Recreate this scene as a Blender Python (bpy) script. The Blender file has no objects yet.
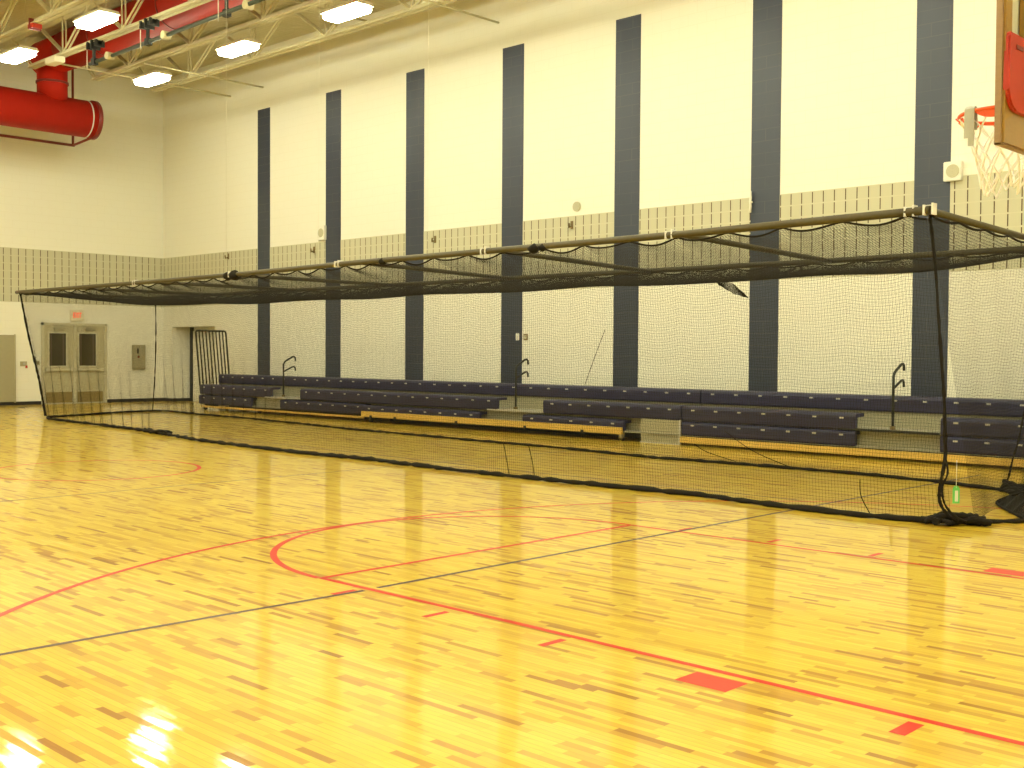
import bpy, bmesh, math, random
import numpy as np
from mathutils import Vector, Matrix

random.seed(7)
rng = np.random.default_rng(5)
scene = bpy.context.scene
COL = scene.collection
PI = math.pi

# ------------------------------------------------------------------ room
FX = -26.84      # far wall with the double door
LY = 11.97       # long wall with the blue stripes
NX, NY = 10.5, -11.6
CZ = 10.3        # roof deck

# ================================================================== materials
def mat(name, col, rough=0.6, metal=0.0, spec=0.5, coat=0.0, emit=None, estr=0.0):
    m = bpy.data.materials.new(name)
    m.use_nodes = True
    b = m.node_tree.nodes['Principled BSDF']
    b.inputs['Base Color'].default_value = (*col, 1)
    b.inputs['Roughness'].default_value = rough
    b.inputs['Metallic'].default_value = metal
    b.inputs['Specular IOR Level'].default_value = spec
    b.inputs['Coat Weight'].default_value = coat
    if emit:
        b.inputs['Emission Color'].default_value = (*emit, 1)
        b.inputs['Emission Strength'].default_value = estr
    return m


class NT:
    """small node helper"""
    def __init__(self, m):
        self.t = m.node_tree
        self.b = self.t.nodes['Principled BSDF']

    def n(self, kind, **kw):
        nd = self.t.nodes.new(kind)
        for k, v in kw.items():
            setattr(nd, k, v)
        return nd

    def put(self, sock, v):
        if hasattr(v, 'is_output'):
            self.t.links.new(v, sock)
        else:
            sock.default_value = v

    def math(self, op, a, b=0.0, c=0.0):
        nd = self.n('ShaderNodeMath', operation=op)
        for i, v in enumerate((a, b, c)):
            self.put(nd.inputs[i], v)
        return nd.outputs[0]

    def xyz(self):
        tc = self.n('ShaderNodeTexCoord')
        s = self.n('ShaderNodeSeparateXYZ')
        self.t.links.new(tc.outputs['Object'], s.inputs[0])
        return tc.outputs['Object'], s.outputs[0], s.outputs[1], s.outputs[2]

    def mix(self, f, a, b):
        nd = self.n('ShaderNodeMix', data_type='RGBA')
        self.put(nd.inputs['Factor'], f)
        self.put(nd.inputs[6], a)
        self.put(nd.inputs[7], b)
        return nd.outputs[2]

    def noise(self, vec, scale, detail=2.0):
        nd = self.n('ShaderNodeTexNoise')
        if vec is not None:
            self.put(nd.inputs['Vector'], vec)
        nd.inputs['Scale'].default_value = scale
        nd.inputs['Detail'].default_value = detail
        return nd.outputs[0]

    def ramp(self, f, stops):
        nd = self.n('ShaderNodeValToRGB')
        e = nd.color_ramp.elements
        while len(e) < len(stops):
            e.new(0.5)
        for el, (p, c) in zip(e, stops):
            el.position = p
            el.color = (*c, 1)
        self.put(nd.inputs[0], f)
        return nd.outputs[0]

    def bump(self, h, strength=0.2, dist=0.01):
        nd = self.n('ShaderNodeBump')
        nd.inputs['Strength'].default_value = strength
        nd.inputs['Distance'].default_value = dist
        self.put(nd.inputs['Height'], h)
        self.t.links.new(nd.outputs[0], self.b.inputs['Normal'])


def line_mask(nt, coord, period, width, offset=0.0):
    """1 on a joint line, 0 elsewhere"""
    f = nt.math('FRACT', nt.math('DIVIDE', nt.math('ADD', coord, offset), period))
    d = nt.math('ABSOLUTE', nt.math('SUBTRACT', f, 0.5))
    return nt.math('GREATER_THAN', d, 0.5 - 0.5 * width / period)


BH, BL = 0.2247, 0.434      # block course height and length


def block_material(name, col, joint, along='X', bl=BL, jw=0.012, jmix=0.5, rough=0.55, stack=False, rowvar=0.0):
    m = mat(name, col, rough)
    nt = NT(m)
    vec, x, y, z = nt.xyz()
    u = x if along == 'X' else y
    row = nt.math('FLOOR', nt.math('DIVIDE', z, BH))
    hz = line_mask(nt, z, BH, jw)
    if stack:
        vt = line_mask(nt, u, bl, jw)
    else:
        sh = nt.math('MULTIPLY', nt.math('MODULO', nt.math('ADD', row, 100.0), 2.0), bl / 2)
        vt = line_mask(nt, nt.math('ADD', u, sh), bl, jw)
    j = nt.math('MAXIMUM', hz, vt)
    w = nt.n('ShaderNodeTexWhiteNoise', noise_dimensions='1D')
    nt.put(w.inputs['W'], row)
    jf = nt.math('MULTIPLY', j, jmix)
    if rowvar:
        jf = nt.math('MULTIPLY', jf, nt.math('ADD', nt.math('MULTIPLY', w.outputs[0], rowvar), 1 - rowvar))
    nt.put(nt.b.inputs['Base Color'], nt.mix(jf, (*col, 1), (*joint, 1)))
    nz = nt.noise(vec, 60.0, 3.0)
    h = nt.math('SUBTRACT', nt.math('MULTIPLY', nz, 0.25), j)
    nt.bump(h, 0.25, 0.006)
    return m


WHITE = (0.82, 0.805, 0.70)
M_wall_x = block_material('painted block, cream', WHITE, (0.66, 0.62, 0.46), 'X', jmix=0.18)
M_wall_y = block_material('painted block, cream side', WHITE, (0.66, 0.62, 0.46), 'Y', jmix=0.18)
M_stripe = block_material('painted block, slate blue', (0.029, 0.038, 0.066), (0.090, 0.088, 0.085), 'X', bl=0.63, jw=0.012, jmix=0.7, rough=0.42, stack=False, rowvar=0.95)


def acoustic_material(name, along):
    base = (0.535, 0.515, 0.37)
    m = mat(name, base, 0.7)
    nt = NT(m)
    vec, x, y, z = nt.xyz()
    u = x if along == 'X' else y
    slot = line_mask(nt, u, 0.217, 0.020, 0.05)
    hz = line_mask(nt, nt.math('SUBTRACT', z, 3.017), BH, 0.030)
    cut = nt.math('MULTIPLY', slot, nt.math('SUBTRACT', 1.0, hz))
    hz2 = nt.math('MULTIPLY', line_mask(nt, nt.math('SUBTRACT', z, 3.017), BH, 0.012), 0.35)
    c1 = nt.mix(hz2, (*base, 1), (0.66, 0.62, 0.46, 1))
    c2 = nt.mix(cut, c1, (0.085, 0.05, 0.022, 1))
    nt.put(nt.b.inputs['Base Color'], c2)
    h = nt.math('SUBTRACT', nt.math('MULTIPLY', nt.noise(vec, 50.0), 0.2), cut)
    nt.bump(h, 0.5, 0.02)
    return m


M_ac_x = acoustic_material('slotted acoustic block', 'X')
M_ac_y = acoustic_material('slotted acoustic block side', 'Y')


def floor_material():
    m = mat('varnished maple strip', (0.7, 0.45, 0.15), 0.4)
    nt = NT(m)
    vec, x, y, z = nt.xyz()
    W, L = 0.041, 0.62
    row = nt.math('FLOOR', nt.math('DIVIDE', y, W))
    w1 = nt.n('ShaderNodeTexWhiteNoise', noise_dimensions='1D')
    nt.put(w1.inputs['W'], row)
    xs = nt.math('ADD', nt.math('DIVIDE', x, nt.math('ADD', nt.math('MULTIPLY', w1.outputs[0], 0.34), 0.17)),
                 nt.math('MULTIPLY', w1.outputs[0], 37.0))
    seg = nt.math('FLOOR', xs)
    cb = nt.n('ShaderNodeCombineXYZ')
    nt.put(cb.inputs[0], seg)
    nt.put(cb.inputs[1], row)
    w2 = nt.n('ShaderNodeTexWhiteNoise', noise_dimensions='2D')
    nt.t.links.new(cb.outputs[0], w2.inputs['Vector'])
    v = w2.outputs['Value']
    plank = nt.ramp(v, [(0.0, (0.33, 0.15, 0.008)), (0.045, (0.43, 0.215, 0.013)), (0.14, (0.555, 0.335, 0.024)),
                        (0.36, (0.64, 0.43, 0.030)), (0.65, (0.68, 0.48, 0.039)), (1.0, (0.71, 0.52, 0.052))])
    mp = nt.n('ShaderNodeMapping')
    mp.inputs['Scale'].default_value = (1.6, 26.0, 1.0)
    nt.t.links.new(vec, mp.inputs[0])
    g = nt.noise(mp.outputs[0], 3.0, 4.0)
    gf = nt.math('MULTIPLY', nt.math('MAXIMUM', nt.math('SUBTRACT', g, 0.52), 0.0), 1.6)
    c = nt.mix(gf, plank, (0.46, 0.24, 0.018, 1))
    big = nt.noise(vec, 0.5, 2.0)
    c = nt.mix(nt.math('MULTIPLY', nt.math('MAXIMUM', nt.math('SUBTRACT', big, 0.5), 0.0), 0.5), c, (0.58, 0.34, 0.03, 1))
    seam = line_mask(nt, y, W, 0.003)
    c = nt.mix(nt.math('MULTIPLY', seam, 0.45), c, (0.30, 0.15, 0.03, 1))
    nt.put(nt.b.inputs['Base Color'], c)
    nt.b.inputs['Roughness'].default_value = 0.45
    nt.b.inputs['Specular IOR Level'].default_value = 0.2
    nt.b.inputs['Coat Weight'].default_value = 0.72
    nt.b.inputs['Coat Roughness'].default_value = 0.06
    nt.b.inputs['Coat IOR'].default_value = 1.5
    # every strip lies a hair out of level, which ripples the reflections
    bn = nt.n('ShaderNodeBump')
    bn.inputs['Strength'].default_value = 0.12
    bn.inputs['Distance'].default_value = 0.004
    hh = nt.math('ADD', nt.math('MULTIPLY', nt.noise(mp.outputs[0], 0.8, 2.0), 0.8), nt.math('MULTIPLY', v, 0.25))
    nt.put(bn.inputs['Height'], hh)
    def vm(op, a, b=None, sc=None):
        nd = nt.n('ShaderNodeVectorMath', operation=op)
        nt.put(nd.inputs[0], a)
        if b is not None:
            nt.put(nd.inputs[1], b)
        if sc is not None:
            nd.inputs['Scale'].default_value = sc
        return nd.outputs[0]
    tiltv = vm('SCALE', vm('SUBTRACT', w2.outputs['Color'], (0.5, 0.5, 0.5)), sc=0.016)
    nt.t.links.new(vm('NORMALIZE', vm('ADD', bn.outputs[0], tiltv)), nt.b.inputs['Coat Normal'])
    return m


M_floor = floor_material()


def line_paint(name, col):
    m = mat(name, col, 0.45, spec=0.2, coat=0.55)
    m.node_tree.nodes['Principled BSDF'].inputs['Coat Roughness'].default_value = 0.09
    return m


M_red_line = line_paint('red court paint', (0.62, 0.026, 0.007))
M_dark_line = line_paint('dark court paint', (0.10, 0.055, 0.05))
M_pale_line = line_paint('worn brown court paint', (0.15, 0.085, 0.04))


def deck_material():
    m = mat('painted ribbed roof deck', (0.60, 0.54, 0.33), 0.7)
    nt = NT(m)
    vec, x, y, z = nt.xyz()
    rib = nt.math('SINE', nt.math('MULTIPLY', x, 2 * PI / 0.15))
    nt.bump(rib, 0.6, 0.03)
    return m


def noisy(name, col, rough, scale=30.0, amt=0.12, **kw):
    m = mat(name, col, rough, **kw)
    nt = NT(m)
    vec, *_ = nt.xyz()
    n = nt.noise(vec, scale, 3.0)
    d = tuple(c * (1 - amt * 2) for c in col)
    nt.put(nt.b.inputs['Base Color'], nt.mix(n, (*col, 1), (*d, 1)))
    return m


M_deck = deck_material()
M_steel = noisy('cream painted steel', (0.66, 0.59, 0.36), 0.55, 8.0)
M_red_duct = noisy('red painted duct', (0.45, 0.018, 0.007), 0.55, 3.0, 0.1, spec=0.12)
M_red_dark = noisy('dark red pipe', (0.22, 0.02, 0.015), 0.45, 5.0)
M_black = noisy('black steel', (0.022, 0.024, 0.022), 0.5, 12.0)
M_green_black = noisy('green black pipe', (0.04, 0.055, 0.035), 0.4, 12.0)
M_housing = noisy('fixture housing', (0.80, 0.74, 0.55), 0.5, 5.0, 0.05)
LIGHT_COL = (1.0, 0.985, 0.71)
M_lens = mat('lit lamp lens', (0.9, 0.9, 0.85), 0.4, emit=LIGHT_COL, estr=47.0)
M_base = noisy('black rubber base', (0.018, 0.016, 0.018), 0.5, 10.0)
M_navy = noisy('navy seat plastic', (0.026, 0.026, 0.080), 0.45, 9.0, 0.15)
M_seatdeck = noisy('pale grey platform', (0.38, 0.36, 0.255), 0.6, 10.0, 0.08)
M_riser = noisy('grey riser panel', (0.40, 0.375, 0.25), 0.6, 40.0, 0.06)
M_plate = noisy('pale number plate', (0.62, 0.60, 0.52), 0.4, 30.0, 0.05)


def wood_material(name, a, b):
    m = mat(name, a, 0.4, coat=0.3)
    nt = NT(m)
    vec, *_ = nt.xyz()
    mp = nt.n('ShaderNodeMapping')
    mp.inputs['Scale'].default_value = (0.8, 12.0, 20.0)
    nt.t.links.new(vec, mp.inputs[0])
    nt.put(nt.b.inputs['Base Color'], nt.mix(nt.noise(mp.outputs[0], 3.0, 4.0), (*a, 1), (*b, 1)))
    return m


M_wood = wood_material('yellow varnished wood', (0.76, 0.53, 0.12), (0.66, 0.42, 0.08))
M_net = mat('black nylon twine', (0.016, 0.014, 0.010), 0.8, spec=0.2)
M_rope = noisy('dark net rope', (0.020, 0.016, 0.012), 0.85, 60.0, 0.3, spec=0.2)
M_pole = noisy('olive steel pole', (0.080, 0.062, 0.022), 0.5, 20.0, 0.2)
M_clamp = noisy('bright metal clamp', (0.75, 0.74, 0.70), 0.35, 20.0, 0.1)
M_cable = mat('pale steel cable', (0.74, 0.72, 0.60), 0.5)
M_green = noisy('green tag card', (0.16, 0.62, 0.14), 0.6, 30.0, 0.05)
M_white = noisy('white plastic', (0.82, 0.80, 0.70), 0.45, 20.0, 0.03)
M_string = mat('white string', (0.8, 0.8, 0.72), 0.8)
M_door = noisy('beige painted door', (0.50, 0.46, 0.30), 0.5, 10.0, 0.04)
M_frame = noisy('pale door frame', (0.60, 0.56, 0.40), 0.45, 10.0, 0.04)
M_kick = noisy('bronze kick plate', (0.33, 0.25, 0.10), 0.35, 10.0, 0.1, metal=0.3)
M_glass = mat('dark door glass', (0.055, 0.045, 0.02), 0.08, spec=0.6)
M_curtain = noisy('brown curtain behind glass', (0.10, 0.065, 0.035), 0.8, 10.0, 0.2)
M_greydoor = noisy('grey painted door', (0.36, 0.33, 0.21), 0.5, 10.0, 0.05)
M_metalbox = noisy('brushed steel cover', (0.48, 0.44, 0.29), 0.4, 25.0, 0.1, metal=0.4)
M_exit_text = mat('lit red letters', (0.8, 0.05, 0.03), 0.5, emit=(1.0, 0.05, 0.03), estr=0.8)
M_red_plastic = noisy('red padding', (0.46, 0.022, 0.005), 0.5, 6.0, 0.08)
M_orange = noisy('orange rim steel', (0.86, 0.10, 0.018), 0.35, 20.0, 0.08)
M_brown = wood_material('brown board backing', (0.34, 0.185, 0.016), (0.26, 0.13, 0.010))
M_tan = wood_material('tan board edge', (0.34, 0.215, 0.105), (0.26, 0.15, 0.07))
M_bone = noisy('pale clear board panel', (0.66, 0.66, 0.56), 0.25, 4.0, 0.04)
M_grey = noisy('grey vinyl', (0.50, 0.49, 0.43), 0.6, 12.0, 0.12)
M_netwhite = mat('white net cord', (0.92, 0.90, 0.90), 0.8)
M_disc = noisy('beige round grille', (0.58, 0.55, 0.38), 0.7, 60.0, 0.15)
M_brass = noisy('brown bracket', (0.20, 0.14, 0.05), 0.5, 10.0)

# ================================================================== geometry helpers
def new_obj(name, me, m=None, parent=None):
    o = bpy.data.objects.new(name, me)
    COL.objects.link(o)
    if m is not None and me is not None:
        me.materials.append(m)
    if parent is not None:
        o.parent = parent
    return o


def from_bm(name, bm, m, parent=None, smooth=False, bevel=0.0, recalc=True):
    if bevel:
        bmesh.ops.bevel(bm, geom=list(bm.edges), offset=bevel, segments=2, affect='EDGES', clamp_overlap=True)
    if recalc:
        bmesh.ops.recalc_face_normals(bm, faces=bm.faces)
    me = bpy.data.meshes.new(name)
    bm.to_mesh(me)
    bm.free()
    if smooth:
        for p in me.polygons:
            p.use_smooth = len(p.vertices) <= 4
    return new_obj(name, me, m, parent)


def add_box(bm, x0, x1, y0, y1, z0, z1):
    v = [bm.verts.new((x, y, z)) for x in (x0, x1) for y in (y0, y1) for z in (z0, z1)]
    for f in ((0, 1, 3, 2), (4, 6, 7, 5), (0, 4, 5, 1), (2, 3, 7, 6), (0, 2, 6, 4), (1, 5, 7, 3)):
        bm.faces.new([v[i] for i in f])


def box(name, x0, x1, y0, y1, z0, z1, m, parent=None, bevel=0.0):
    bm = bmesh.new()
    add_box(bm, min(x0, x1), max(x0, x1), min(y0, y1), max(y0, y1), min(z0, z1), max(z0, z1))
    return from_bm(name, bm, m, parent, bevel=bevel)


def boxes(name, lst, m, parent=None, bevel=0.0):
    bm = bmesh.new()
    for b in lst:
        add_box(bm, *b)
    return from_bm(name, bm, m, parent, bevel=bevel)


def frame_of(pts, i):
    p = pts
    a = p[max(i - 1, 0)]
    b = p[min(i + 1, len(p) - 1)]
    t = (b - a).normalized()
    up = Vector((0, 0, 1)) if abs(t.z) < 0.9 else Vector((0, 1, 0))
    s = t.cross(up).normalized()
    return s, s.cross(t).normalized()


def add_tube(bm, pts, r, sides=10, rad=None, closed=False):
    pts = [Vector(p) for p in pts]
    n = len(pts)
    rings = []
    tang = []
    for i in range(n):
        if closed:
            d = pts[(i + 1) % n] - pts[i - 1]
        else:
            d = pts[min(i + 1, n - 1)] - pts[max(i - 1, 0)]
        tang.append(d.normalized())
    ref = Vector((0, 0, 1)) if abs(tang[0].z) < 0.9 else Vector((0, 1, 0))
    s = tang[0].cross(ref).normalized()
    for i in range(n):
        s = (s - tang[i] * s.dot(tang[i])).normalized()
        u = s.cross(tang[i])
        rr = rad[i] if rad is not None else r
        rings.append([bm.verts.new(pts[i] + (s * math.cos(2 * PI * k / sides) + u * math.sin(2 * PI * k / sides)) * rr) for k in range(sides)])
    for i in range(n if closed else n - 1):
        a, b = rings[i], rings[(i + 1) % n]
        for k in range(sides):
            bm.faces.new((a[k], a[(k + 1) % sides], b[(k + 1) % sides], b[k]))
    if not closed:
        bm.faces.new(rings[0])
        bm.faces.new(rings[-1][::-1])


def tube(name, pts, r, m, parent=None, sides=10, rad=None, closed=False):
    bm = bmesh.new()
    add_tube(bm, pts, r, sides, rad, closed)
    return from_bm(name, bm, m, parent, smooth=sides > 5)


def prism(name, prof, x0, x1, m, parent=None, axis='X', bevel=0.0):
    """profile of (a, b) pairs extruded along axis X (a=y,b=z) or Y (a=x,b=z)"""
    bm = bmesh.new()
    mk = (lambda t, a, b: (t, a, b)) if axis == 'X' else (lambda t, a, b: (a, t, b))
    A = [bm.verts.new(mk(x0, a, b)) for a, b in prof]
    B = [bm.verts.new(mk(x1, a, b)) for a, b in prof]
    n = len(prof)
    for i in range(n):
        bm.faces.new((A[i], A[(i + 1) % n], B[(i + 1) % n], B[i]))
    bm.faces.new(A)
    bm.faces.new(B[::-1])
    return from_bm(name, bm, m, parent, bevel=bevel)


def cyl(name, c, r, h, axis, m, parent=None, sides=32):
    c = Vector(c)
    d = {'X': Vector((1, 0, 0)), 'Y': Vector((0, 1, 0)), 'Z': Vector((0, 0, 1))}[axis] * (h / 2)
    return tube(name, [c - d, c + d], r, m, parent, sides)


def thing(name, label, cat, loc, group=None):
    o = bpy.data.objects.new(name, None)
    o.empty_display_size = 0.1
    COL.objects.link(o)
    o.location = loc
    o['label'] = label
    o['category'] = cat
    if group:
        o['group'] = group
    return o


def adopt(root):
    """parts are modelled in world coordinates: keep them where they are under their thing"""
    bpy.context.view_layer.update()
    off = Matrix.Translation(-Vector(root.location))
    for c in root.children:
        c.matrix_parent_inverse = off
    return root


def tag(o, label, cat, group=None):
    o['label'] = label
    o['category'] = cat
    if group:
        o['group'] = group
    return o


def struct(o, label=None):
    o['kind'] = 'structure'
    if label:
        o['label'] = label
    return o


def copy_tree(o, parent=None):
    c = o.copy()
    COL.objects.link(c)
    if parent is not None:
        c.parent = parent
        c.matrix_parent_inverse = o.matrix_parent_inverse.copy()
    for ch in list(o.children):
        copy_tree(ch, c)
    return c


# ================================================================== room shell
floor = struct(box('floor', FX - 0.3, NX + 0.3, NY - 0.3, LY + 1.6, -0.2, 0.0, M_floor), 'glossy yellow maple strip gym floor')
struct(box('ceiling', FX - 0.3, NX + 0.3, NY - 0.3, LY + 0.3, CZ, CZ + 0.2, M_deck), 'ribbed roof deck above the joists')
AX0, AX1, AZ, AY = -26.3, -23.77, 2.38, 12.66       # recess in the long wall
wr = struct(boxes('wall_right', [
    (FX - 0.3, AX0, LY, LY + 0.25, 0, CZ), (AX1, NX + 0.3, LY, LY + 0.25, 0, CZ), (AX0, AX1, LY, LY + 0.25, AZ, CZ),
    (AX0 - 0.2, AX0, LY + 0.25, AY + 0.2, 0, AZ + 0.2), (AX1, AX1 + 0.2, LY + 0.25, AY + 0.2, 0, AZ + 0.2),
    (AX0, AX1, AY, AY + 0.2, 0, AZ + 0.2), (AX0, AX1, LY + 0.25, AY, AZ, AZ + 0.2)], M_wall_x),
    'long cream block wall with slate blue stripes')
wb = struct(box('wall_back', FX - 0.25, FX, NY - 0.3, LY, 0, CZ, M_wall_y), 'cream block end wall with the double door')
struct(box('wall_left', FX - 0.3, NX + 0.3, NY - 0.25, NY, 0, CZ, M_wall_x))
struct(box('wall_front', NX, NX + 0.25, NY, LY, 0, CZ, M_wall_y))
ST = [(-21.47, -20.86), (-18.24, -17.59), (-14.96, -14.29), (-11.61, -10.95), (-8.32, -7.67), (-5.03, -4.41), (-1.83, -1.21), (1.42, 2.05), (4.68, 5.3), (7.9, 8.55)]
STZ, PZ0, PZ1 = 8.56, 3.017, 4.59
edges = [FX] + [v for s in ST for v in s] + [NX]
for i in range(0, len(edges), 2):
    o = struct(box('acoustic_band', edges[i], edges[i + 1], LY - 0.008, LY + 0.01, PZ0, PZ1, M_ac_x, wr))
for a, b in ST:
    struct(box('painted_stripe', a, b, LY - 0.010, LY + 0.01, 0, STZ, M_stripe, wr))
struct(box('acoustic_band', FX - 0.01, FX + 0.008, NY, LY, PZ0, PZ1, M_ac_y, wb))
# black rubber base
struct(boxes('baseboard_back', [(FX, FX + 0.02, NY, 7.98, 0, 0.1), (FX, FX + 0.02, 10.02, LY, 0, 0.1)], M_base))
struct(boxes('baseboard_right', [(FX, AX0, LY - 0.02, LY, 0, 0.1), (AX0, AX0 + 0.02, LY - 0.02, AY, 0, 0.1), (AX1, NX, LY - 0.02, LY, 0, 0.1)], M_base))

# ------------------------------------------------------------------ court lines (flat paint on the floor)
def poly(name, quads, m):
    bm = bmesh.new()
    for q in quads:
        bm.faces.new([bm.verts.new((x, y, 0.0)) for x, y in q])
    o = from_bm(name, bm, m, floor, recalc=False)
    for p in o.data.polygons:
        if p.normal.z < 0:
            p.flip()
    o.location.z = 0.0015
    o['kind'] = 'structure'
    return o


def strip(pts, w, closed=False):
    pts = [Vector((x, y)) for x, y in pts]
    L, R = [], []
    n = len(pts)
    for i in range(n):
        a = pts[i - 1] if (i or closed) else pts[i]
        b = pts[(i + 1) % n] if (i < n - 1 or closed) else pts[i]
        t = (b - a).normalized()
        s = Vector((-t.y, t.x)) * w / 2
        L.append(pts[i] + s)
        R.append(pts[i] - s)
    return [(R[i], R[(i + 1) % n], L[(i + 1) % n], L[i]) for i in range(n if closed else n - 1)]


def arc(cx, cy, r, a0, a1, n=64):
    return [(cx + r * math.cos(a0 + (a1 - a0) * i / n), cy + r * math.sin(a0 + (a1 - a0) * i / n)) for i in range(n + 1)]


poly('three_point_line', strip(arc(4.19, 0, 6.0, math.radians(92), math.radians(268), 90), 0.05), M_red_line)
poly('free_throw_arc', strip(arc(0.05, 0, 1.82, math.radians(90), math.radians(270), 60), 0.055), M_red_line)
poly('free_throw_line', strip([(0.07, -1.80), (0.06, 1.80)], 0.05), M_red_line)
poly('lane_line', strip([(0.06, -1.81), (2.0, -1.80), (5.79, -1.84)], 0.05), M_red_line)
poly('lane_line', strip([(0.06, 1.81), (2.0, 1.82), (5.79, 1.84)], 0.05), M_red_line)
poly('lane_block', [[(3.37, -1.90), (3.37, -2.10), (3.67, -2.10), (3.67, -1.90)]], M_red_line)
poly('lane_block', [[(3.33, 1.90), (3.63, 1.90), (3.63, 2.10), (3.33, 2.10)]], M_red_line)
for xx, s in ((0.54, -1), (1.46, -1), (2.43, -1), (4.49, -1), (0.54, 1), (1.47, 1), (2.41, 1), (4.49, 1)):
    y0, y1 = (1.89 * s, 2.09 * s)
    w = 0.075 if abs(xx - 4.49) < 0.05 else 0.05
    poly('lane_mark', [[(xx, min(y0, y1)), (xx + w, min(y0, y1)), (xx + w, max(y0, y1)), (xx, max(y0, y1))]], M_red_line)
poly('centre_circle', strip(arc(-8.10, 0.50, 1.36, 0, 2 * PI, 72)[:-1], 0.055, True), M_red_line)
poly('dark_court_line', strip([(0.46, -9.5), (0.56, -3.5), (0.62, -1.86)], 0.045), M_dark_line)
poly('dark_court_line', strip([(0.615, -1.74), (0.58, 5.4), (0.58, 8.9)], 0.045), M_dark_line)
poly('dark_court_line', strip([(-5.7, -9.0), (-5.66, -1.0), (-5.7, 4.0), (-5.72, 8.9)], 0.04), M_pale_line)
poly('dark_court_line', strip([(-14.0, 4.9), (-9.78, 4.82), (-4.2, 4.64), (0.2, 4.64)], 0.04), M_pale_line)

# ================================================================== end wall fittings
# double door
d = struct(box('door_1', FX - 0.02, FX + 0.035, 8.05, 9.95, 0, 2.36, M_door), 'beige double door with two windows')
boxes('door_frame', [(FX, FX + 0.07, 7.98, 8.06, 0, 2.44), (FX, FX + 0.07, 9.94, 10.02, 0, 2.44), (FX, FX + 0.07, 7.98, 10.02, 2.36, 2.44)], M_frame, d, 0.006)
box('door_mullion', FX + 0.03, FX + 0.10, 8.955, 9.03, 0, 2.36, M_frame, d, 0.01)
for y0, y1, wy0, wy1 in ((8.08, 8.95, 8.22, 8.72), (9.04, 9.92, 9.14, 9.66)):
    w = box('window_trim', FX + 0.03, FX + 0.052, wy0 - 0.05, wy1 + 0.05, 1.10, 2.17, M_frame, d, 0.004)
    box('door_glass', FX + 0.05, FX + 0.056, wy0, wy1, 1.15, 2.12, M_glass, d)
    boxes('glass_curtain', [(FX + 0.0562, FX + 0.0575, wy0 + 0.02, wy0 + 0.07, 1.16, 2.10), (FX + 0.0562, FX + 0.0575, wy1 - 0.1, wy1 - 0.06, 1.16, 2.10)], M_curtain, d)
    box('kick_plate', FX + 0.034, FX + 0.042, y0 + 0.04, y1 - 0.03, 0.04, 0.36, M_kick, d)
    bm = bmesh.new()
    add_box(bm, FX + 0.03, FX + 0.10, y0 + 0.02, y0 + 0.12, 0.98, 1.08)
    add_box(bm, FX + 0.03, FX + 0.10, y1 - 0.12, y1 - 0.02, 0.98, 1.08)
    add_box(bm, FX + 0.07, FX + 0.11, y0 + 0.05, y1 - 0.05, 1.0, 1.06)
    from_bm('push_bar', bm, M_frame, d)
    box('door_closer', FX + 0.03, FX + 0.10, (y0 + y1) / 2 - 0.16, (y0 + y1) / 2 + 0.16, 2.22, 2.30, M_metalbox, d, 0.01)
g = struct(box('door_2', FX, FX + 0.05, 6.10, 7.20, 0.10, 2.05, M_greydoor), 'flat grey door at the frame edge')
box('door_edge', FX + 0.045, FX + 0.056, 7.17, 7.215, 0.08, 2.07, M_metalbox, g)
# door in the recess of the long wall
r = struct(box('door_3', AX0 + 0.18, AX1 - 0.1, AY - 0.05, AY, 0.0, 2.26, M_wall_x), 'pale door inside the wall recess')
box('door_jamb', AX0 + 0.02, AX0 + 0.16, AY - 0.07, AY, 0, AZ, M_base, r)

# exit sign
t = thing('exit_sign', 'small lit red EXIT sign above the double door', 'exit sign', (FX + 0.03, 9.10, 2.58))
box('sign_housing', FX, FX + 0.07, 8.86, 9.28, 2.50, 2.84, M_housing, t, 0.01)
fc = bpy.data.curves.new('exit_letters', 'FONT')
fc.body = 'EXIT'
fc.size = 0.215
fc.extrude = 0.004
fc.offset = 0.001
fc.space_character = 1.0
fc.align_x = 'CENTER'
fc.align_y = 'CENTER'
fc.materials.append(M_exit_text)
lo = bpy.data.objects.new('exit_letters', fc)
COL.objects.link(lo)
lo.parent = t
lo.rotation_euler = (PI / 2, 0, PI / 2)
lo.location = (FX + 0.075, 9.07, 2.67)
lo.scale = (0.60, 1.05, 1.0)
bpy.context.view_layer.update()
lm = bpy.data.meshes.new_from_object(lo.evaluated_get(bpy.context.evaluated_depsgraph_get()))
lm.transform(lo.matrix_local)
bpy.data.objects.remove(lo)
bpy.data.curves.remove(fc)
new_obj('exit_letters', lm, None, t)
adopt(t)

# steel panel box
t = thing('panel_box', 'grey steel wall box with black handle, between double door and corner', 'panel box', (FX, 11.08, 1.02))
box('box_body', FX, FX + 0.09, 10.87, 11.30, 1.02, 1.80, M_metalbox, t, 0.012)
box('box_cover', FX + 0.088, FX + 0.10, 10.91, 11.26, 1.06, 1.76, M_metalbox, t, 0.004)
box('latch', FX + 0.098, FX + 0.125, 11.00, 11.05, 1.53, 1.69, M_black, t, 0.005)
cyl('button', (FX + 0.105, 11.05, 1.42), 0.035, 0.03, 'X', M_red_dark, t, 16)
adopt(t)

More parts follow.
